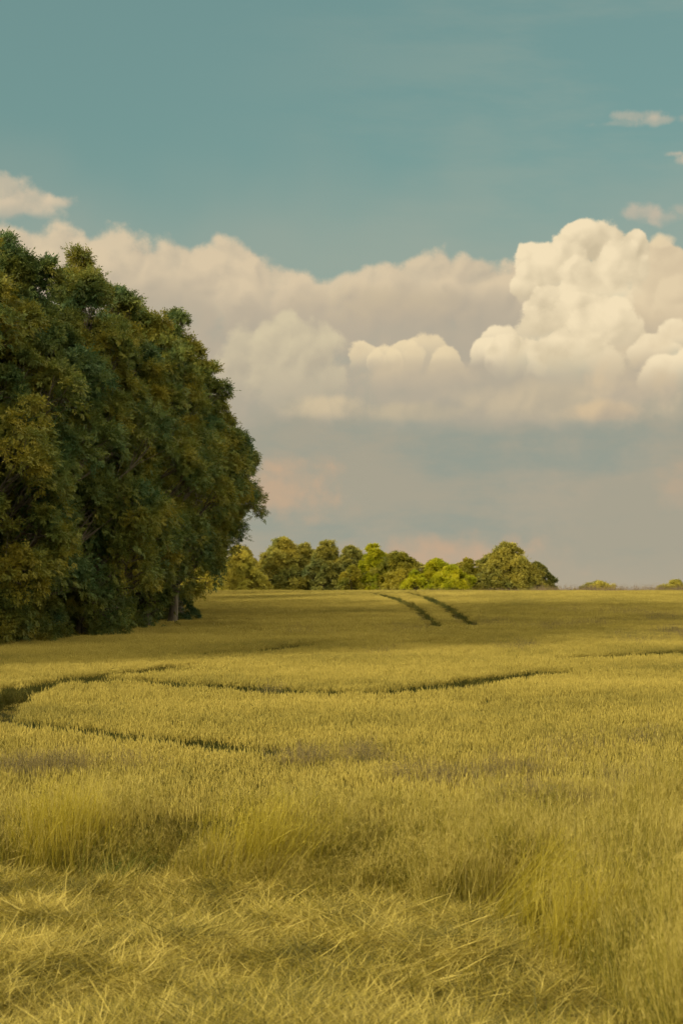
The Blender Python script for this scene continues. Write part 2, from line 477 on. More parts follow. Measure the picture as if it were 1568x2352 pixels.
# single tussocks one can point to
def tussock(px, py, mat, n, rad, h, label, cat='grass tussock', lean=.12, bend=.45, tip=(0, 0), name='grass_tussock', heads=True, squash=1.0):
    X, Y = hit(px, py, 0.0)
    me = grass_clump(int(px) + 5000, mat, n, rad, h, .0055, heads, lean, bend)
    me.name = name
    o = link(name, me); o.location = (X, Y, float(ground_z(X, Y)) - .02); o.rotation_euler = (tip[0], tip[1], 0); o.scale = (1, squash, 1)
    tag(o, label, cat)
    return o
tussock(135, 2022, M['ochre_grass'], 700, .30, (1.12, .2), 'tall ochre grass tussock at the left, rising above the wheat heads', tip=(0, -.02), bend=.4)
tussock(260, 2040, M['green_grass'], 420, .28, (.62, .12), 'dark green drooping grass tuft at the edge of the flattened straw', lean=.3, bend=1.1, heads=False)
tussock(590, 2040, M['ochre_grass'], 800, .36, (1.05, .22), 'tall ochre grass tussock in the middle, its tips bending over to the right', tip=(0, .10), bend=.6)
tussock(1165, 2150, M['ochre_grass'], 520, .16, (1.15, .16), 'slanting sheaf of long grass leaning over to the right above a dark hollow', cat='grass sheaf', tip=(0, .72), lean=.06, bend=.35, name='leaning_grass')
tussock(1330, 2240, M['ochre_grass'], 500, .3, (.95, .2), 'broad golden grass tussock at the right, beside the slanting sheaf', lean=.15)
tussock(1510, 1915, M['ochre_grass'], 420, .34, (.8, .15), 'low golden tussock at the right edge where the wheat begins', lean=.2, bend=.6)

# airy brown weed heads that stand a little above the crop in hazy patches
def panicle_mesh(i, n_st=7):
    r = np.random.default_rng(4000 + i)
    b = np.concatenate([r.normal(0, .16, (n_st, 2)), np.zeros((n_st, 1))], 1)
    V, F, t, P = ribbons(b, r.uniform(0, 6.28, n_st), r.normal(.98, .09, n_st), np.full(n_st, .003), np.abs(r.normal(0, .05, n_st)), np.abs(r.normal(.15, .1, n_st)), 4, r=r)
    m = 40
    D = unit(P[:, -1] - P[:, -2]); tt = r.uniform(-.20, .02, (n_st, m))
    o = (P[:, -1][:, None] + D[:, None] * tt[..., None]).reshape(-1, 3); q = n_st * m
    E = ribbons(o, r.uniform(0, 6.28, q), r.uniform(.015, .06, q), np.full(q, .0030), r.uniform(.3, 1.2, q), r.uniform(0, .6, q), 1, r=r)
    Vv, Ff, T = join([(V, F, t), E[:3]])
    return np_mesh('weed_heads', Vv, Ff, M['panicle'], T)
wp_ = []
for px, py, rx, ry, n in [(40, 1770, 70, 14, 60), (150, 1765, 60, 12, 50), (300, 1760, 50, 14, 18), (690, 1748, 34, 14, 60), (825, 1742, 34, 14, 50), (930, 1790, 26, 12, 24), (1040, 1795, 60, 18, 45), (1200, 1848, 60, 14, 90), (1310, 1850, 70, 14, 100),
                          (1170, 1780, 70, 16, 50), (1450, 1810, 60, 20, 60), (1550, 1830, 40, 20, 40), (1480, 1700, 40, 20, 25), (1300, 1730, 80, 20, 25), (1520, 1420, 60, 10, 240), (1560, 1455, 50, 12, 240), (1440, 1405, 60, 10, 170), (1320, 1400, 60, 10, 110),
                          (1260, 1440, 60, 8, 120), (1360, 1432, 60, 8, 120), (1130, 1432, 50, 8, 70), (1190, 1488, 40, 9, 60), (930, 1445, 50, 8, 60), (700, 1452, 60, 10, 50), (860, 1500, 60, 10, 24), (1460, 1470, 60, 10, 60), (620, 1590, 20, 8, 10)]:
    for _ in range(n):
        qx, qy = px + rng.normal(0, rx * .6), py + rng.normal(0, ry * .7)
        if qy > 1362: wp_.append(hit(min(qx, 1640), qy))
wp_ = np.array(wp_); n = len(wp_)
scatter('crop_weeds', [panicle_mesh(i) for i in range(6)], np.stack([wp_[:, 0], wp_[:, 1], ground_z(wp_[:, 0], wp_[:, 1])], -1),
        np.stack([rng.normal(0, .06, n), rng.normal(0, .06, n), rng.uniform(0, 6.28, n)], -1), np.stack([np.ones(n) * 1.2, np.ones(n) * 1.2, rng.uniform(.88, 1.06, n)], -1),
        'hazy brownish weed heads in patches among the wheat', 'weeds')

# ------------------------------------------------------------------ trees
def leaves(rr, C, rad, out, n_per, ll, lw, k, rach, ptint, droop=.35, up=.35, squash=.75, reach=1.0, pinch=.9):
    m = len(C) * n_per
    c = np.repeat(C, n_per, 0); ra = np.repeat(rad, n_per); ou = np.repeat(out, n_per, 0)
    d = unit(rr.normal(0, 1, (m, 3)))
    d = unit(d + pinch * ou + np.array([0, 0, up]))
    rho = ra * (.45 + .55 * rr.random(m) ** .6 + .34 * np.maximum(rr.normal(0, 1, m), 0)) * reach
    pos = c + d * rho[:, None] * np.array([1, 1, squash])
    a = unit(d + .7 * rr.normal(0, 1, (m, 3)) + np.array([0, 0, -droop]))
    s = unit(np.cross(a, rr.normal(0, .5, (m, 3)) + np.array([0, 0, 1.])))
    nn = np.cross(s, a)
    tt = np.repeat(ptint, n_per) * .75 + .25 * rr.random(m)
    if k == 1:
        b0 = pos[:, None]; ld = a[:, None]; 
    else:
        j = np.arange(k); t = (j // 2 + 1) / (k // 2 + 1.0); sg = np.where(j % 2 == 0, 1, -1.)
        if k % 2: t[-1] = 1.0; sg[-1] = 0
        b0 = pos[:, None] + a[:, None] * (rach * t)[None, :, None]
        ld = unit(a[:, None] * (.45 + .6 * (sg == 0))[None, :, None] + s[:, None] * (sg * .9)[None, :, None] + np.array([0, 0, -.25]))
    Ls = ll * rr.uniform(.75, 1.25, (m, ld.shape[1], 1)); 
    wv = unit(np.cross(np.repeat(nn[:, None], ld.shape[1], 1) + rr.normal(0, .35, (m, ld.shape[1], 3)), ld)) * lw / 2
    mid = b0 + ld * Ls * .45
    V = np.stack([b0 + 0 * ld, mid + wv, b0 + ld * Ls, mid - wv], 2).reshape(-1, 3)
    F = np.arange(len(V)).reshape(-1, 4)
    return V, F, np.repeat(tt, 4 * ld.shape[1])

def profile(t, low):
    # radius share against the height share inside the crown
    t = np.clip(t, 0, 1)
    return np.clip(np.sin(np.pi * t ** low), 0, 1) ** .62 * (1 - .38 * t ** 2.2)

def tree_meshes(seed, H, Rd, z0, lobes, subs, n_per, mat, leaf=(.14, .05, 7, .26), lobe_r=.3, sub_r=.36, low=.75, trunk_r=.26, lean=(0, 0), droop=.35, stems=1, twig=True, squash=.75, flat_side=None):
    rr = np.random.default_rng(seed)
    # big lobes spread evenly over the crown
    C = []; out = []
    ga = math.pi * (3 - math.sqrt(5))
    for i in range(lobes):
        t = (i + .5) / lobes
        th = i * ga + rr.normal(0, .25)
        rad = Rd * profile(t, low) * (rr.uniform(.55, .95) if i % 4 else rr.uniform(.15, .45))
        z = z0 + (H - z0) * (t * .93) + rr.normal(0, .028 * H)
        zq = max(z, 0) / H; x = rad * math.cos(th) + lean[0] * zq ** 1.5; y = rad * math.sin(th) + lean[1] * zq ** 1.5
        C.append((x, y, z)); out.append((math.cos(th) * (1 - t * .6), math.sin(th) * (1 - t * .6), -.1 + 1.1 * t))
    C = np.array(C); out = unit(np.array(out))
    LR = Rd * lobe_r * rr.uniform(.65, 1.3, lobes) * (1.08 - .45 * (np.arange(lobes) + .5) / lobes)
    # plumes on each lobe
    lc = np.repeat(C, subs, 0); lo = np.repeat(out, subs, 0); lr = np.repeat(LR, subs)
    d = unit(unit(rr.normal(0, 1, (lobes * subs, 3))) + 1.0 * lo + np.array([0, 0, .25]))
    sc_ = lc + d * (lr * rr.uniform(.7, 1.1, len(lc)))[:, None] * np.array([1, 1, 1.1])
    sr = lr * sub_r * rr.uniform(.75, 1.35, len(lc))
    so = unit(d + .4 * lo)
    ltint = rr.random(lobes)
    pt = np.clip(np.repeat(ltint, subs) * .55 + .45 * rr.random(len(lc)), 0, 1)
    V, F, T = leaves(rr, sc_, sr, so, n_per, leaf[0], leaf[1], leaf[2], leaf[3], pt, droop=droop, squash=squash)
    # a few leaves stuck within the lobe to close it
    V2, F2, T2 = leaves(rr, C, LR * .95, out, int(n_per * subs * .10), leaf[0], leaf[1], leaf[2], leaf[3], ltint, droop=droop, pinch=.3)
    V, F, T = join([(V, F, T), (V2, F2, T2)])
    keep_z = V[F[:, 0], 2] > .05
    F = F[keep_z]
    crown = np_mesh('crown', V, F, mat, T)
    # wood
    tbs = [Tubes() for _ in range(stems)]
    tops = []
    for s in range(stems):
        k = 9; z = np.linspace(-.25, H * .86, k)
        a0 = rr.uniform(0, 6.28); sp = .0 if stems == 1 else rr.uniform(.12, .3) * Rd
        wx = np.cumsum(rr.normal(0, .012 * H, k)); wy = np.cumsum(rr.normal(0, .012 * H, k)); wx -= wx[0]; wy -= wy[0]
        q = np.clip(z / H, 0, 1)
        P = np.stack([wx + lean[0] * q ** 1.5 + sp * math.cos(a0) * (.2 + q), wy + lean[1] * q ** 1.5 + sp * math.sin(a0) * (.2 + q), z], -1)
        rd = trunk_r / math.sqrt(stems) * (1 - .86 * q) ; rd[0] *= 1.45; rd[1] *= 1.05
        tbs[s].add(P, rd, 9); tops.append((P, rd))
    for i in range(lobes):
        P, rd = tops[i % stems]; tb = tbs[i % stems]
        zt = C[i, 2] - rr.uniform(.10, .22) * H * (.4 + .6 * np.hypot(*(C[i, :2] - lean[0] * 0)) / Rd)
        zt = np.clip(zt, max(.12 * H, z0 * .35), H * .8)
        a = np.array([np.interp(zt, P[:, 2], P[:, c]) for c in range(3)]); r0 = np.interp(zt, P[:, 2], rd)
        e = C[i]; mid = (a + e) / 2 + np.array([0, 0, -.04 * H]) + rr.normal(0, .02 * H, 3)
        tt = np.linspace(0, 1, 6)[:, None]
        path = (1 - tt) ** 2 * a + 2 * tt * (1 - tt) * mid + tt ** 2 * e
        r1 = min(r0 * .62, .02 * H / 2)
        tb.add(path, np.linspace(r1, r1 * .25, 6), 6)
        if twig:
            for j in range(min(subs, 9)):
                b = sc_[i * subs + j]; s0 = path[3 + j % 3]
                m2 = (s0 + b) / 2 + rr.normal(0, .12, 3)
                tb.add(np.array([s0, m2, b]), [r1 * .3, r1 * .2, .008], 4)
    return crown, [t.mesh('trunk' if stems == 1 else 'stem', M['bark']) for t in tbs]

def place_tree(name, meshes, loc, label, cat, group, rz=0., sc=1.0, zs=None):
    r = empty(name, loc, rz, sc)
    if zs: r.scale = (sc, sc, zs)
    [link('trunk' if len(meshes[1]) == 1 else 'stem', m, r) for m in meshes[1]]; link('crown', meshes[0], r)
    tag(r, label, cat, group)
    return r

def copy_tree(src, loc, label, rz, sc, zs, group=None):
    c = src.copy(); COL.objects.link(c); c.location = loc; c.rotation_euler = (0, 0, rz); c.scale = (sc, sc, zs)
    c['label'] = label
    if group: c['group'] = group
    for ch in list(src.children):
        k = ch.copy(); COL.objects.link(k); k.parent = c
    return c

# the wood at the left: variants of unit size 18 m
WG = 'tall ash trees at the edge of the wood'
variants = []
for s in range(5):
    variants.append(tree_meshes(21 + s, 18.0, 5.4 if s < 4 else 4.7, 2.6 if s < 4 else 6.6, 84, 10, 42, M['wood_leaf'], leaf=(.17, .068, 7, .30), lobe_r=.24, sub_r=.40, low=.66 + .05 * s, trunk_r=.27, droop=.5))
wood = [  # px of the top, row of the top, distance, variant, rotation, width factor, label
    (-70, 505, 80, 0, .3, 1.05, 'tall ash cut by the left border, nearest of the row'),
    (36, 520, 85, 1, 1.9, 1.0, 'tallest ash of the wood, its top by the left border'),
    (190, 570, 90, 2, 4.0, .92, 'second tall ash from the left border, with feathery peaks against the cloud'),
    (268, 655, 96, 3, 2.2, .95, 'ash behind the slim pale trunk, third crown of the stepped skyline'),
    (338, 682, 103, 0, 5.1, .98, 'ash in the middle of the row, fourth crown of the stepped skyline'),
    (412, 742, 111, 4, 3.5, 1.05, 'rounded ash whose shoulder slopes down towards the field'),
    (470, 815, 119, 4, .8, .98, 'ash last but one, bulging out over the corner of the wheat'),
]
src = {}
for px, py, d, v, rz, wf, label in wood:
    t = ray(px, py); X = t[0] / t[1] * d
    if px > 380: X -= (px - 380) / FPX * d * .55
    gz = float(ground_z(X, d)); topz = EYE + t[2] / t[1] * d
    h = topz - gz; zs = h / 18.9
    if v not in src: src[v] = place_tree('ash_tree', variants[v], (X, d, gz), label, 'tree', WG, rz, wf, zs)
    else: copy_tree(src[v], (X, d, gz), label, rz, wf, zs)
# the last tree of the row, with its crown leaning out over the field
endm = tree_meshes(77, 15.0, 4.9, 5.6, 74, 10, 42, M['wood_leaf'], leaf=(.17, .068, 7, .30), lobe_r=.24, sub_r=.40, low=.55, trunk_r=.24, lean=(3.2, -.4), droop=.6)
t = ray(398, 1400); X = t[0] / t[1] * 127
place_tree('ash_tree', endm, (X, 127, float(ground_z(X, 127))), 'end ash of the wood leaning out over the field, sky through its lacy right side', 'tree', WG)
# deeper ranks and the part of the wood beyond the left border (they shade the front row)
deep = [(-24, 92, 0, 1.0), (-23.5, 103, 1, .98), (-22, 114, 2, .95), (-21, 125, 3, .9), (-30, 86, 2, 1.1), (-31, 98, 3, 1.06), (-30, 110, 0, 1.0), (-28, 122, 1, .9),
        (-25, 76, 3, 1.1), (-28, 66, 0, 1.05), (-23.5, 68, 1, 1.05), (-29, 55, 1, 1.0), (-38, 90, 2, 1.05), (-38, 104, 1, 1.05), (-36, 77, 3, 1.05), (-37, 118, 3, 1.0), (-21, 133, 2, .78), (-29, 134, 0, .8), (-30, 145, 1, .9), (-36, 152, 3, .95), (-42, 162, 0, .95), (-48, 172, 2, .95), (-40, 140, 0, .95), (-36, 130, 1, 1.0), (-34, 161, 1, .95)]
for i, (X, d, v, k) in enumerate(deep):
    copy_tree(src[v], (X, d, float(ground_z(X, d))), 'dark tree deeper in the wood, hidden behind the front row', i * 1.7, k, k * (.98 if d < 100 else .9), 'trees deeper in the wood')

# undergrowth along the foot of the wood
shr = [tree_meshes(60 + s, 5.2, 2.5, .3, 20, 9, 55, M['shrub_leaf'], leaf=(.13, .055, 5, .2), lobe_r=.38, low=.5, trunk_r=.12, stems=4, twig=False, droop=.3) for s in range(3)]
SG = 'dark bushes along the foot of the wood'
srow = [(-20, 79, 0, 1.15), (18, 82, 1, 1.1), (62, 84, 2, 1.0), (108, 87, 0, .72), (150, 89, 1, .52), (192, 92, 2, .8), (232, 95, 0, .7), (268, 99, 1, .85), (298, 104, 2, .8),
        (325, 109, 0, .72), (345, 115, 1, .72), (362, 121, 2, .7), (384, 125, 0, .72), (398, 129, 1, .62), (442, 115, 2, .60), (205, 90, 1, .6)]
names_ = ['bush cut by the left border', 'bush next to the left border, taller than its neighbours', 'leafy bush between the left border and the slim pale trunk', 'yellowish bush left of the slim pale trunk',
          'low bush at the foot of the slim pale trunk', 'bush just right of the slim pale trunk', 'bush below the dark gap in the branches', 'tall bush halfway along the foot of the wood',
          'bush right of the halfway point along the wood', 'bush in front of the dim double trunks', 'bush under the rounded ash', 'bush below the last but one ash', 'bush near the corner of the wood', 'last small bush where the wood meets the far wheat', 'low bush hiding the foot of the end ash', 'low rounded bush in front of the second trunk from the slim pale one']
ss = {}
for i, (px, d, v, k) in enumerate(srow):
    X = (px - 784) / FPX * d - 1.0
    loc = (X, d, float(ground_z(X, d)))
    if v not in ss: ss[v] = place_tree('bush', shr[v], loc, names_[i], 'bush', SG, i * 1.1, k)
    else: copy_tree(ss[v], loc, names_[i], i * 1.1, k, k * random.uniform(.85, 1.15))
for i, (X, d, v, k) in enumerate([(-19.5, 92, 0, 1.0), (-18.5, 100, 1, 1.0), (-17.5, 108, 2, 1.0), (-18, 116, 0, 1.0), (-17.5, 124, 1, .9), (-21, 85, 2, 1.0), (-17.6, 131, 2, .75), (-21.5, 76, 1, 1.), (-24, 64, 0, 1.)]):
    copy_tree(ss[v], (X, d, float(ground_z(X, d))), 'dark bush standing back among the trunks of the wood', i * 2.1, k, k, 'bushes among the trunks')
# dry grass fringe along the foot of the wood
ys = np.repeat(np.arange(62, 138, .16), 3); n = len(ys)
xs = wood_edge(ys) + rng.normal(-.25, .4, n)
scatter('dry_fringe', [grass_clump(400 + i, M['weed'], 40, .2, (.75, .16), .012, True, .25, .7) for i in range(6)],
        np.stack([xs, ys, ground_z(xs, ys)], -1), np.stack([rng.normal(0, .1, n), rng.normal(0, .1, n), rng.uniform(0, 6.28, n)], -1),
        np.stack([np.ones(n)] * 3, -1) * rng.uniform(.6, 1.25, n)[:, None], 'dull brown grass fringe between the wood and the wheat', 'grass')

# ------------------------------------------------------------------ the far tree line beyond the crest
FG = 'trees of the far hedge line beyond the crest'
far = [  # x0, x1, top, d, material, name, label, low, density, leaf scale
    (380, 520, 1254, 236, 'far_pale', 'willow_tree', 'pale yellow tree glimpsed under the overhanging ash branches', .55, 1.0),
    (505, 605, 1262, 240, 'far_pale', 'field_tree', 'pale olive tree between the yellow tree and the large round one', .5, 1.0),
    (588, 712, 1234, 246, 'far_olive', 'field_tree', 'large round-headed tree, tallest left of the middle of the line', .55, 1.0),
    (520, 570, 1240, 262, 'far_gold', 'field_tree', 'tree top peeping over the pale olive tree beside the ash branches', .7, .8),
    (698, 782, 1246, 244, 'far_dark', 'field_tree', 'dark blue-green tree just right of the large round-headed one', .55, 1.0),
    (768, 842, 1247, 250, 'far_dark', 'field_tree', 'dark slender tree behind the bright yellow-green one', .6, .9),
    (782, 834, 1298, 238, 'far_gold', 'field_bush', 'golden olive bush low at the left foot of the brightest tree', .5, .9),
    (814, 902, 1252, 240, 'far_bright', 'field_tree', 'brightest yellow-green tree, tall, in the middle of the line', .6, .75),
    (852, 972, 1270, 237, 'far_gold', 'field_bush', 'feathery olive bush spreading right of the brightest tree', .5, .8),
    (958, 1048, 1278, 243, 'far_bright', 'field_tree', 'bright tree with several upright peaks behind the yellow bushes', .62, .8),
    (914, 1000, 1318, 233, 'far_bright', 'field_bush', 'low round yellow bush, left of the two glowing at the crest', .45, .9),
    (985, 1088, 1304, 234, 'far_bright', 'field_bush', 'low wide yellow bush, right of the two glowing at the crest', .45, .9),
    (1042, 1104, 1290, 242, 'far_gold', 'field_tree', 'small tree wedged against the left side of the big domed tree', .6, .9),
    (1088, 1236, 1257, 240, 'far_olive', 'field_tree', 'big domed tree near the right end of the line, sunlit on its left', .5, .85),
    (1192, 1280, 1290, 244, 'far_dark', 'field_tree', 'dark green tree sloping down at the right end of the line', .42, 1.0),
    (1318, 1416, 1345, 240, 'far_olive', 'field_bush', 'low hedge bush just showing over the crest right of the tree line', .45, .9),
    (1500, 1590, 1340, 240, 'far_olive', 'field_bush', 'low round bush at the right border just showing over the crest', .5, .9),
    (440, 500, 1300, 232, 'far_pale', 'field_bush', 'pale bush at the foot of the yellow tree by the wood', .5, .9),
]
for i, (x0, x1, ty, d, mt, nm, label, low, dens) in enumerate(far):
    cx = (x0 + x1) / 2; t = ray(cx, ty)
    X = t[0] / t[1] * d; gz = float(ground_z(X, d)); H = EYE + t[2] / t[1] * d - gz
    Rd = (x1 - x0) / 2 / FPX * d * 1.0
    area = Rd * H
    lobes = int(np.clip(area * 1.6, 14, 70))
    me = tree_meshes(300 + i, H * .92, Rd * 1.04, -.04 * H, lobes, 9, int(60 * dens), M[mt], leaf=(.20, .12, 3, .22), lobe_r=.36 if Rd > 2.5 else .46, low=low, trunk_r=.16, stems=1 if 'tree' in nm else 3, twig=False, droop=.1, sub_r=.34)
    place_tree(nm, me, (X, d, gz), label, 'tree' if 'tree' in nm else 'bush', FG)
# a second rank fills in behind the front one
back = tree_meshes(390, 9.0, 4.0, -.2, 46, 9, 48, M['far_olive'], leaf=(.22, .13, 3, .22), lobe_r=.36, low=.5, trunk_r=.16, twig=False, droop=.1, sub_r=.34)
b0_ = None
for i, px in enumerate([372, 430, 500, 556, 640, 700, 752, 812, 880, 940, 1000, 1060, 1120, 1190]):
    d = 258 + (i % 3) * 4; X = (px - 784) / FPX * d; gz = float(ground_z(X, d))
    ty = np.interp(px, [370, 560, 640, 780, 860, 1000, 1080, 1160, 1240], [1262, 1258, 1252, 1254, 1276, 1292, 1292, 1276, 1316]) + (i % 2) * 6
    zs = (EYE + (1358 - ty) / FPX * d - gz) / 9.2
    loc = (X, d, gz)
    if b0_ is None: b0_ = place_tree('field_tree', back, loc, 'olive tree filling in behind the front rank of the far hedge line', 'tree', 'second rank of the far hedge line', 0, 1.0, zs)
    else: copy_tree(b0_, loc, 'olive tree filling in behind the front rank of the far hedge line', i * 1.3, 1.0, zs)
# hedge mass standing further back keeps the line closed at its foot
ys = rng.uniform(226, 232, 900); xs = rng.uniform(-26, 34, 900); n = 900
scatter('hedge_bottom', [grass_clump(440 + i, M['far_gold'], 60, .35, (.9, .25), .03, False, .3, .7) for i in range(5)],
        np.stack([xs, ys, ground_z(xs, ys)], -1), np.stack([rng.normal(0, .1, n), rng.normal(0, .1, n), rng.uniform(0, 6.28, n)], -1),
        np.stack([np.ones(n)] * 3, -1) * rng.uniform(.6, 1.4, n)[:, None], 'rough herbage at the foot of the far tree line', 'undergrowth')
# reddish dry weeds along the crest at the right
n = 520
xs = np.concatenate([rng.uniform(16, 42, 360), rng.uniform(4, 22, 160)]); ys = rng.uniform(190, 197, n)
hsc = np.where(xs > 22, rng.uniform(.7, 1.25, n), rng.uniform(.55, .95, n))
scatter('dry_weeds', [grass_clump(460 + i, M['weed'], 36, .3, (1.15, .25), .012, True, .2, .5) for i in range(6)],
        np.stack([xs, ys, ground_z(xs, ys)], -1), np.stack([rng.normal(0, .1, n), rng.normal(0, .1, n), rng.uniform(0, 6.28, n)], -1),
        np.stack([np.ones(n)] * 3, -1) * hsc[:, None], 'reddish brown dry weeds along the crest at the right', 'weeds')

# ------------------------------------------------------------------ light
SUN_AZ = R(-124)      # from +Y, clockwise positive: far left, a little behind the camera
SUN_EL = R(19)
sd = Vector((math.sin(SUN_AZ) * math.cos(SUN_EL), math.cos(SUN_AZ) * math.cos(SUN_EL), math.sin(SUN_EL)))
ld = bpy.data.lights.new('sun', 'SUN'); ld.energy = 3.9; ld.angle = R(5); ld.color = (1.0, .86, .62)
lo = bpy.data.objects.new('sun', ld); COL.objects.link(lo); lo.rotation_euler = sd.to_track_quat('Z', 'Y').to_euler(); lo.location = (-30, -20, 40)

# ------------------------------------------------------------------ sky
w = bpy.data.worlds.new('World'); scene.world = w; w.use_nodes = True
nt = w.node_tree; N, L = nt.nodes, nt.links; N.clear()
K = 10.0    # background strength is 0.1
def val(v):
    n = N.new('ShaderNodeValue'); n.outputs[0].default_value = v; return n.outputs[0]
def put(s, v):
    if hasattr(v, 'links') or isinstance(v, bpy.types.NodeSocket): L.new(v, s)
    else: s.default_value = v
def mth(op, a, b=0.0, c=0.0, clamp=False):
    n = N.new('ShaderNodeMath'); n.operation = op; n.use_clamp = clamp
    put(n.inputs[0], a); put(n.inputs[1], b); put(n.inputs[2], c); return n.outputs[0]
def sstep(v, a, b, lo_=0., hi=1.):
    n = N.new('ShaderNodeMapRange'); n.interpolation_type = 'SMOOTHSTEP'
    put(n.inputs['Value'], v); put(n.inputs['From Min'], a); put(n.inputs['From Max'], b); put(n.inputs['To Min'], lo_); put(n.inputs['To Max'], hi); return n.outputs[0]
def mixc(f, a, b):
    n = N.new('ShaderNodeMix'); n.data_type = 'RGBA'; n.clamp_factor = True
    put(n.inputs[0], f)
    for s, v in ((n.inputs[6], a), (n.inputs[7], b)):
        if isinstance(v, tuple): s.default_value = (*v, 1)
        else: L.new(v, s)
    return n.outputs[2]
def comb(x, y, z=0.0):
    n = N.new('ShaderNodeCombineXYZ'); put(n.inputs[0], x); put(n.inputs[1], y); put(n.inputs[2], z); return n.outputs[0]
def noise(vec, scale, detail=5, rough=.5, dist=0.0, typ='FBM'):
    n = N.new('ShaderNodeTexNoise'); n.noise_dimensions = '3D'; L.new(vec, n.inputs['Vector'])
    n.inputs['Scale'].default_value = scale; n.inputs['Detail'].default_value = detail; n.inputs['Roughness'].default_value = rough; n.inputs['Distortion'].default_value = dist
    return n.outputs['Fac']
def col(*c): return tuple(v * K for v in srgb(c))

tc = N.new('ShaderNodeTexCoord'); DIR = tc.outputs['Generated']
sx = N.new('ShaderNodeSeparateXYZ'); L.new(DIR, sx.inputs[0])
AZ = mth('ARCTAN2', sx.outputs[0], sx.outputs[1])
hyp = mth('SQRT', mth('ADD', mth('MULTIPLY', sx.outputs[0], sx.outputs[0]), mth('MULTIPLY', sx.outputs[1], sx.outputs[1])))
EL = mth('ARCTAN2', sx.outputs[2], hyp)
# sky coordinates in handy units: U to the right, Vv upward; 1 unit = 0.1 rad
U0 = mth('MULTIPLY', AZ, 10); V0 = mth('MULTIPLY', EL, 10)
def uv(px, py):
    a, e = azel(px, py); return a * 10, e * 10

P3 = comb(U0, V0, 0.0)
n_big = noise(P3, 1.1, 2, .5)
n_mid = noise(P3, 2.8, 3, .5)
n_fine = noise(P3, 8.0, 6, .62)
def billow(vec, sc):
    v = N.new('ShaderNodeTexVoronoi'); v.feature = 'SMOOTH_F1'; v.voronoi_dimensions = '2D'; v.inputs['Smoothness'].default_value = .6
    v.inputs['Scale'].default_value = sc; v.inputs['Detail'].default_value = 1.0; v.inputs['Roughness'].default_value = .45
    L.new(vec, v.inputs['Vector']); return v.outputs['Distance']
def offs(vec, x, y):
    of = N.new('ShaderNodeVectorMath'); of.operation = 'ADD'; L.new(vec, of.inputs[0]); of.inputs[1].default_value = (x, y, 0); return of.outputs[0]
wn = N.new('ShaderNodeTexNoise'); wn.inputs['Scale'].default_value = 3.0; wn.inputs['Detail'].default_value = 2; L.new(P3, wn.inputs['Vector'])
wv = N.new('ShaderNodeVectorMath'); wv.operation = 'MULTIPLY_ADD'; L.new(wn.outputs['Color'], wv.inputs[0]); wv.inputs[1].default_value = (.3, .3, 0); wv.inputs[2].default_value = (-.15, -.15, 0)
wp = N.new('ShaderNodeVectorMath'); wp.operation = 'ADD'; L.new(P3, wp.inputs[0]); L.new(wv.outputs[0], wp.inputs[1]); PW = wp.outputs[0]
b0 = billow(PW, 4.6)
b1 = billow(offs(PW, -.035, .045), 4.6)
RELIEF = mth('MULTIPLY', mth('SUBTRACT', b1, b0), 1.0)
# one shared edge wobble: cauliflower cells plus a little turbulence
WOB = mth('ADD', mth('MULTIPLY_ADD', b0, .8, -.27), mth('ADD', mth('MULTIPLY_ADD', n_fine, 1.1, -.55), mth('MULTIPLY_ADD', n_mid, .7, -.35)))
TURB = mth('ADD', mth('MULTIPLY_ADD', n_mid, 1.5, -.75), mth('ADD', mth('MULTIPLY_ADD', n_fine, .8, -.4), mth('MULTIPLY', RELIEF, -.8)))

# clear sky
sky = N.new('ShaderNodeTexSky'); sky.sky_type = 'NISHITA'; sky.sun_disc = False
sky.sun_elevation = SUN_EL; sky.sun_rotation = SUN_AZ; sky.air_density = 1.0; sky.dust_density = 1.2; sky.ozone_density = 1.0
tint = N.new('ShaderNodeMix'); tint.data_type = 'RGBA'; tint.blend_type = 'MULTIPLY'; tint.inputs[0].default_value = 1
L.new(sky.outputs[0], tint.inputs[6]); tint.inputs[7].default_value = (1.0, 1.13, .76, 1)
C = mixc(.6, tint.outputs[2], col(115, 152, 149))
veil = sstep(mth('MULTIPLY_ADD', n_big, .9, V0), uv(0, 250)[1] + .45, uv(0, 640)[1] + .45)
C = mixc(mth('MULTIPLY', veil, .5), C, col(168, 170, 154))

# a puff of cloud as a node group: an uneven soft disc, lit on its upper left, melting away at its base
gt = bpy.data.node_groups.new('cloud_puff', 'ShaderNodeTree')
for nm, tp in (('Back', 'NodeSocketColor'), ('U', 'NodeSocketFloat'), ('V', 'NodeSocketFloat'), ('Wob', 'NodeSocketFloat'), ('Turb', 'NodeSocketFloat'), ('CU', 'NodeSocketFloat'), ('CV', 'NodeSocketFloat'),
               ('IU', 'NodeSocketFloat'), ('IV', 'NodeSocketFloat'), ('Soft', 'NodeSocketFloat'), ('Opacity', 'NodeSocketFloat'), ('Edge', 'NodeSocketFloat'), ('Base', 'NodeSocketFloat'), ('Light', 'NodeSocketColor'), ('Shade', 'NodeSocketColor')):
    gt.interface.new_socket(nm, in_out='INPUT', socket_type=tp)
gt.interface.new_socket('Color', in_out='OUTPUT', socket_type='NodeSocketColor')
_N, _L = N, L
N, L = gt.nodes, gt.links
gi = N.new('NodeGroupInput'); go = N.new('NodeGroupOutput'); G = {o.name: o for o in gi.outputs}
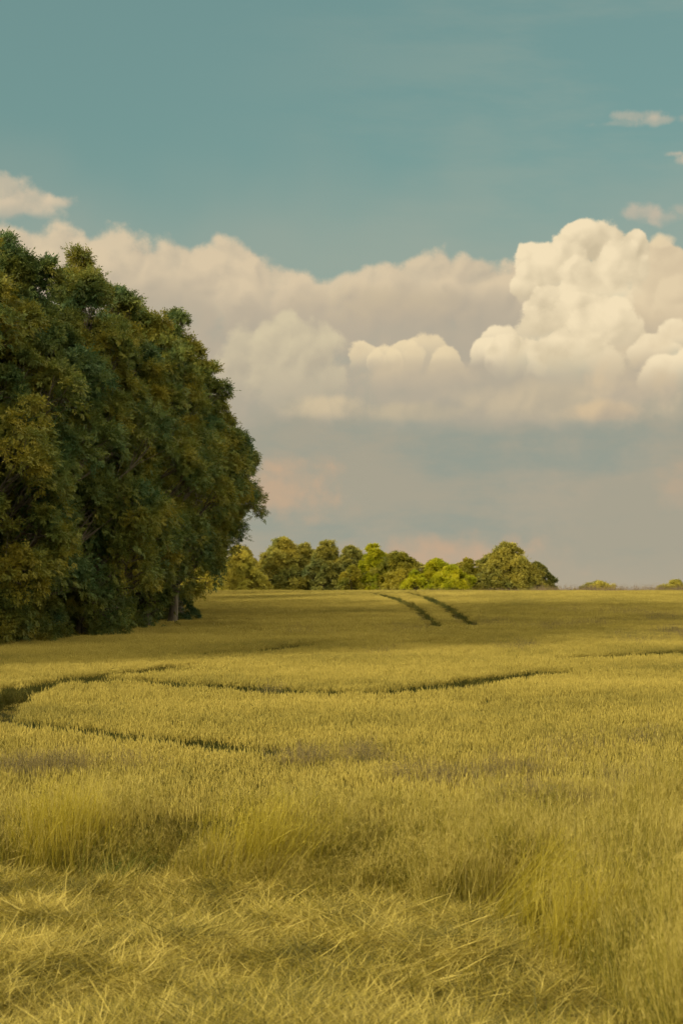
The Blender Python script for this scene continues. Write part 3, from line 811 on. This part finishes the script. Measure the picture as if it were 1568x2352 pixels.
# a vanishing share of the colour beneath keeps the puffs evaluated one after another
sb = N.new('ShaderNodeSeparateColor'); L.new(G['Back'], sb.inputs[0]); tiny = mth('MULTIPLY', sb.outputs[0], 1e-9)
gx = mth('MULTIPLY', mth('SUBTRACT', mth('ADD', G['U'], tiny), G['CU']), G['IU']); gy = mth('MULTIPLY', mth('SUBTRACT', mth('ADD', G['V'], tiny), G['CV']), G['IV'])
gr = mth('SQRT', mth('ADD', mth('MULTIPLY', gx, gx), mth('MULTIPLY', gy, gy)))
gr2 = mth('ADD', gr, mth('MULTIPLY', G['Wob'], G['Edge']))
ga_ = sstep(gr2, mth('ADD', 1.0, G['Soft']), mth('SUBTRACT', 1.0, G['Soft']))
gb = sstep(mth('ADD', gy, mth('MULTIPLY', G['Turb'], .6)), mth('SUBTRACT', G['Base'], .6), mth('ADD', G['Base'], .6))
ga2 = mth('MULTIPLY', mth('MULTIPLY', ga_, gb), G['Opacity'])
gf = mth('ADD', mth('ADD', mth('MULTIPLY_ADD', gx, .18, .42), mth('MULTIPLY', gy, -.33)), G['Turb'], clamp=True)
gc = mixc(ga2, G['Back'], mixc(gf, G['Light'], G['Shade']))
L.new(gc, go.inputs[0])
N, L = _N, _L

def puff(C, px, py, rx, ry, light, shade, op=1.0, soft=.09, edge=.45, base=-.75):
    u, v = uv(px, py); u2, _ = uv(px + rx, py); _, v2 = uv(px, py + ry)
    g = N.new('ShaderNodeGroup'); g.node_tree = gt
    L.new(C, g.inputs['Back']); L.new(U0, g.inputs['U']); L.new(V0, g.inputs['V']); L.new(WOB, g.inputs['Wob']); L.new(TURB, g.inputs['Turb'])
    for k, x in (('CU', u), ('CV', v), ('IU', 1 / (u2 - u)), ('IV', 1 / (v - v2)), ('Soft', soft), ('Opacity', op), ('Edge', edge), ('Base', base)): g.inputs[k].default_value = x
    g.inputs['Light'].default_value = (*light, 1); g.inputs['Shade'].default_value = (*shade, 1)
    return g.outputs[0]
def zp(C, x, y, rx, ry, *a, **k):
    return puff(C, 517 + .6705 * x, 402 + .6705 * y, rx * .6705, ry * .6705, *a, **k)

# the sky is put together from zones of direction, so that a ray works out only the clouds it can meet
def lamp(c):
    b = N.new('ShaderNodeBackground'); b.inputs['Strength'].default_value = .1; L.new(c, b.inputs['Color']); return b.outputs[0]
def mixs(f, a, b):
    m = N.new('ShaderNodeMixShader'); L.new(f, m.inputs[0]); L.new(a, m.inputs[1]); L.new(b, m.inputs[2]); return m.outputs[0]
def row(r): return uv(0, r)[1]
def cln(p): return uv(p, 1176)[0]

streak = sstep(noise(comb(mth('MULTIPLY_ADD', V0, .35, mth('MULTIPLY', U0, .45)), mth('MULTIPLY', V0, 1.7), 7.0), 1.5, 5, .6), .42, .72)
CLEAR = mixc(mth('MULTIPLY', mth('MULTIPLY', streak, sstep(U0, -1.2, 1.6)), .26), C, col(166, 172, 156))
# --- upper zone: torn wisps
W = CLEAR
S1, S2 = col(216, 198, 168), col(184, 176, 156)
for x, y, rx, ry, o in [(1460, 266, 80, 13, .5), (1520, 276, 75, 14, .5), (1415, 284, 60, 9, .25), (1555, 352, 46, 12, .9), (1585, 362, 50, 16, .9),
                        ]:
    W = puff(W, x, y, rx, ry, col(206, 190, 166), col(182, 176, 158), o, .5, 1.6, -1.6)
UP = lamp(W)

# --- lower zone: overcast with blue-grey gaps and a few lit streaks
low = sstep(mth('MULTIPLY_ADD', n_big, .8, V0), uv(0, 690)[1] + .4, uv(0, 1000)[1] + .4)
C = mixc(low, CLEAR, col(167, 161, 142))
gapn = sstep(noise(comb(mth('MULTIPLY', U0, .55), mth('MULTIPLY', V0, 1.5), 3.0), 1.25, 6, .6), .43, .66)
gband = mth('MULTIPLY', mth('MULTIPLY', sstep(V0, row(860), row(1010)), gapn), sstep(V0, row(1400), row(1230)))
C = mixc(mth('MULTIPLY', gband, .8), C, col(144, 154, 143))
C = mixc(mth('MULTIPLY', mth('MULTIPLY', sstep(noise(offs(P3, 3.3, 1.2), 1.9, 4, .55), .48, .70), sstep(V0, row(650), row(900))), .35), C, col(182, 168, 145))
C = mixc(sstep(V0, row(1240), row(1370), 0, .5), C, col(184, 168, 143))
OVER = C
PK = col(201, 170, 138)
D = puff(OVER, 655, 1125, 110, 75, PK, col(188, 166, 140), .8, .7, 1.3, -1.4)
D = puff(D, 1040, 1282, 200, 44, col(208, 170, 136), col(190, 168, 142), .62, .8, 1.3, -1.4)
D = puff(D, 1560, 1118, 60, 50, PK, col(184, 166, 142), .42, .7, 1.2, -1.4)
LOW = lamp(D)

# --- cloud zone
B1, B2, B3 = col(217, 198, 166), col(186, 173, 151), col(178, 168, 149)
C = OVER
for x, y, rx, ry in [(-20, 640, 190, 130), (120, 625, 150, 112), (250, 640, 160, 112), (390, 650, 170, 104), (505, 655, 125, 104), (600, 700, 130, 112), (690, 735, 90, 110), (790, 712, 96, 84), (880, 684, 90, 84), (980, 680, 130, 104), (1090, 680, 120, 95),
                     (1200, 700, 130, 100)]:
    C = puff(C, x, y, rx, ry, B1, B2, .95, .15, .46, -.7)
for x, y, rx, ry in [(1000, 755, 280, 90), (330, 770, 260, 130), (640, 800, 240, 120), (950, 800, 260, 110), (440, 880, 240, 140), (1130, 900, 460, 95)]:
    C = puff(C, x, y, rx, ry, B2, B3, .8, .35, .5, -1.0)
C = puff(C, 880, 700, 170, 40, col(204, 186, 154), col(188, 173, 150), .6, .7, .4, -1.5)
M1, M2 = col(211, 197, 164), col(186, 174, 150)
for x, y, rx, ry in [(60, 640, 100, 130), (240, 660, 190, 175), (190, 560, 100, 95), (300, 580, 90, 95), (215, 520, 60, 52)]:
    C = zp(C, x, y, rx, ry, M1, M2, .75, .14, .5, -.6)
C = zp(C, 360, 800, 150, 42, col(212, 193, 158), col(184, 172, 148), .8, .4, .5, -.9)
C = zp(C, 640, 815, 190, 36, col(200, 184, 152), col(180, 170, 146), .6, .5, .5, -.9)
for x, y, rx, ry in [(10, 440, 75, 46), (70, 462, 80, 34), (130, 466, 50, 22), (20, 480, 120, 30)]:
    C = puff(C, x, y, rx, ry, S1, S2, .85, .32, 1.0, -.6)
LEFT = lamp(C)
H1, H2 = col(236, 215, 174), col(208, 190, 158)
C = zp(C, 1250, 770, 430, 80, col(204, 187, 156), col(184, 172, 148), .75, .5, .5, -1.2)
for x, y, rx, ry in [(480, 640, 70, 72), (540, 650, 70, 66), (620, 640, 80, 78), (690, 620, 85, 92), (755, 650, 66, 66), (640, 700, 230, 80), (840, 690, 110, 60)][:5]:
    C = zp(C, x, y, rx, ry * 1.15, H1, H2, .92, .085, .55, .05)
C = zp(C, 660, 700, 200, 70, H2, B2, .7, .35, .5, -.2)
R1, R2 = col(226, 206, 170), col(208, 189, 157)
for x, y, rx, ry in [(1500, 310, 120, 105), (1590, 340, 120, 120), (1470, 430, 110, 150), (1580, 470, 150, 150)]:
    C = zp(C, x, y, rx, ry, R1, R2, 1, .09, .5, -.9)
C = zp(C, 1500, 228, 60, 30, H1, R1, .8, .3, .9, -.9)
C = zp(C, 1400, 640, 190, 190, R2, B2, .95, .3, .5, -1.2)
T1, T2 = col(243, 224, 186), col(204, 188, 156)
for x, y, rx, ry in [(1400, 245, 60, 68), (1310, 250, 105, 105), (1225, 235, 112, 95), (1350, 340, 100, 140), (1080, 310, 92, 88), (1170, 340, 130, 120), (1040, 375, 66, 80), (1270, 400, 150, 150), (1110, 440, 92, 84), (1230, 500, 150, 110),
                     (1090, 570, 120, 110), (1300, 590, 160, 150), (1180, 660, 190, 130), (1010, 650, 130, 95), (945, 595, 82, 76), (890, 635, 66, 62)]:
    C = zp(C, x, y, rx, ry if y < 520 else ry * 1.25, T1, T2, 1, .085, .55, -.55 if y < 520 else .05)
for x, y, rx, ry in [(1470, 620, 100, 70), (1545, 590, 90, 84), (1540, 690, 150, 80)]:
    C = zp(C, x, y, rx, ry * 1.2, T1, col(214, 194, 160), 1, .08, .4, .05)
C = zp(C, 1290, 812, 150, 38, col(214, 190, 153), col(184, 169, 146), .8, .5, .6, -.9)
for x, y, rx, ry, o in [(1480, 490, 50, 26, .65), (1530, 500, 60, 22, .45), (1565, 480, 44, 20, .45)]:
    C = puff(C, x, y, rx, ry, col(206, 188, 164), col(182, 176, 158), o, .45, 1.4, -1.4)
RIGHT = lamp(C)

# --- the sky outside the picture: unseen bright cloud, added around and overhead to lift the dark wood
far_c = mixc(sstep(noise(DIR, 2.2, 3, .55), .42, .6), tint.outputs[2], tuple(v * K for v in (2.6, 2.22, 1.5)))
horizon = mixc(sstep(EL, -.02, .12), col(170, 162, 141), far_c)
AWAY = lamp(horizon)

S = mixs(sstep(U0, cln(742), cln(758)), LEFT, RIGHT)
S = mixs(sstep(V0, row(1000), row(985)), LOW, S)
S = mixs(sstep(V0, row(392), row(384)), S, UP)
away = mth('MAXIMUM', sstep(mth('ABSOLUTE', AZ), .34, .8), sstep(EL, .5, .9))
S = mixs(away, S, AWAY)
wo = N.new('ShaderNodeOutputWorld'); L.new(S, wo.inputs[0])
w.cycles.sampling_method = 'MANUAL'; w.cycles.sample_map_resolution = 256

# ------------------------------------------------------------------ camera and render settings
cd = bpy.data.cameras.new('camera'); cam = bpy.data.objects.new('camera', cd); COL.objects.link(cam)
cam.location = (0, 0, EYE); cam.rotation_euler = (R(90) + TILT, 0, 0)
cd.sensor_fit = 'VERTICAL'; cd.sensor_height = 36; cd.lens = 60; cd.clip_start = .1; cd.clip_end = 10000
cd.dof.use_dof = True; cd.dof.focus_distance = 42; cd.dof.aperture_fstop = 2.8
scene.camera = cam
vs = scene.view_settings; vs.view_transform = 'Standard'; vs.look = 'None'; vs.exposure = 0; vs.gamma = 1
cy = scene.cycles
cy.max_bounces = 4; cy.diffuse_bounces = 2; cy.glossy_bounces = 1; cy.transmission_bounces = 3; cy.transparent_max_bounces = 4
cy.caustics_reflective = False; cy.caustics_refractive = False
cy.use_denoising = True; cy.denoiser = 'OPENIMAGEDENOISE'; cy.denoising_input_passes = 'RGB_ALBEDO_NORMAL'; cy.denoising_prefilter = 'ACCURATE'
cy.use_adaptive_sampling = True; cy.adaptive_threshold = .03; cy.adaptive_min_samples = 16
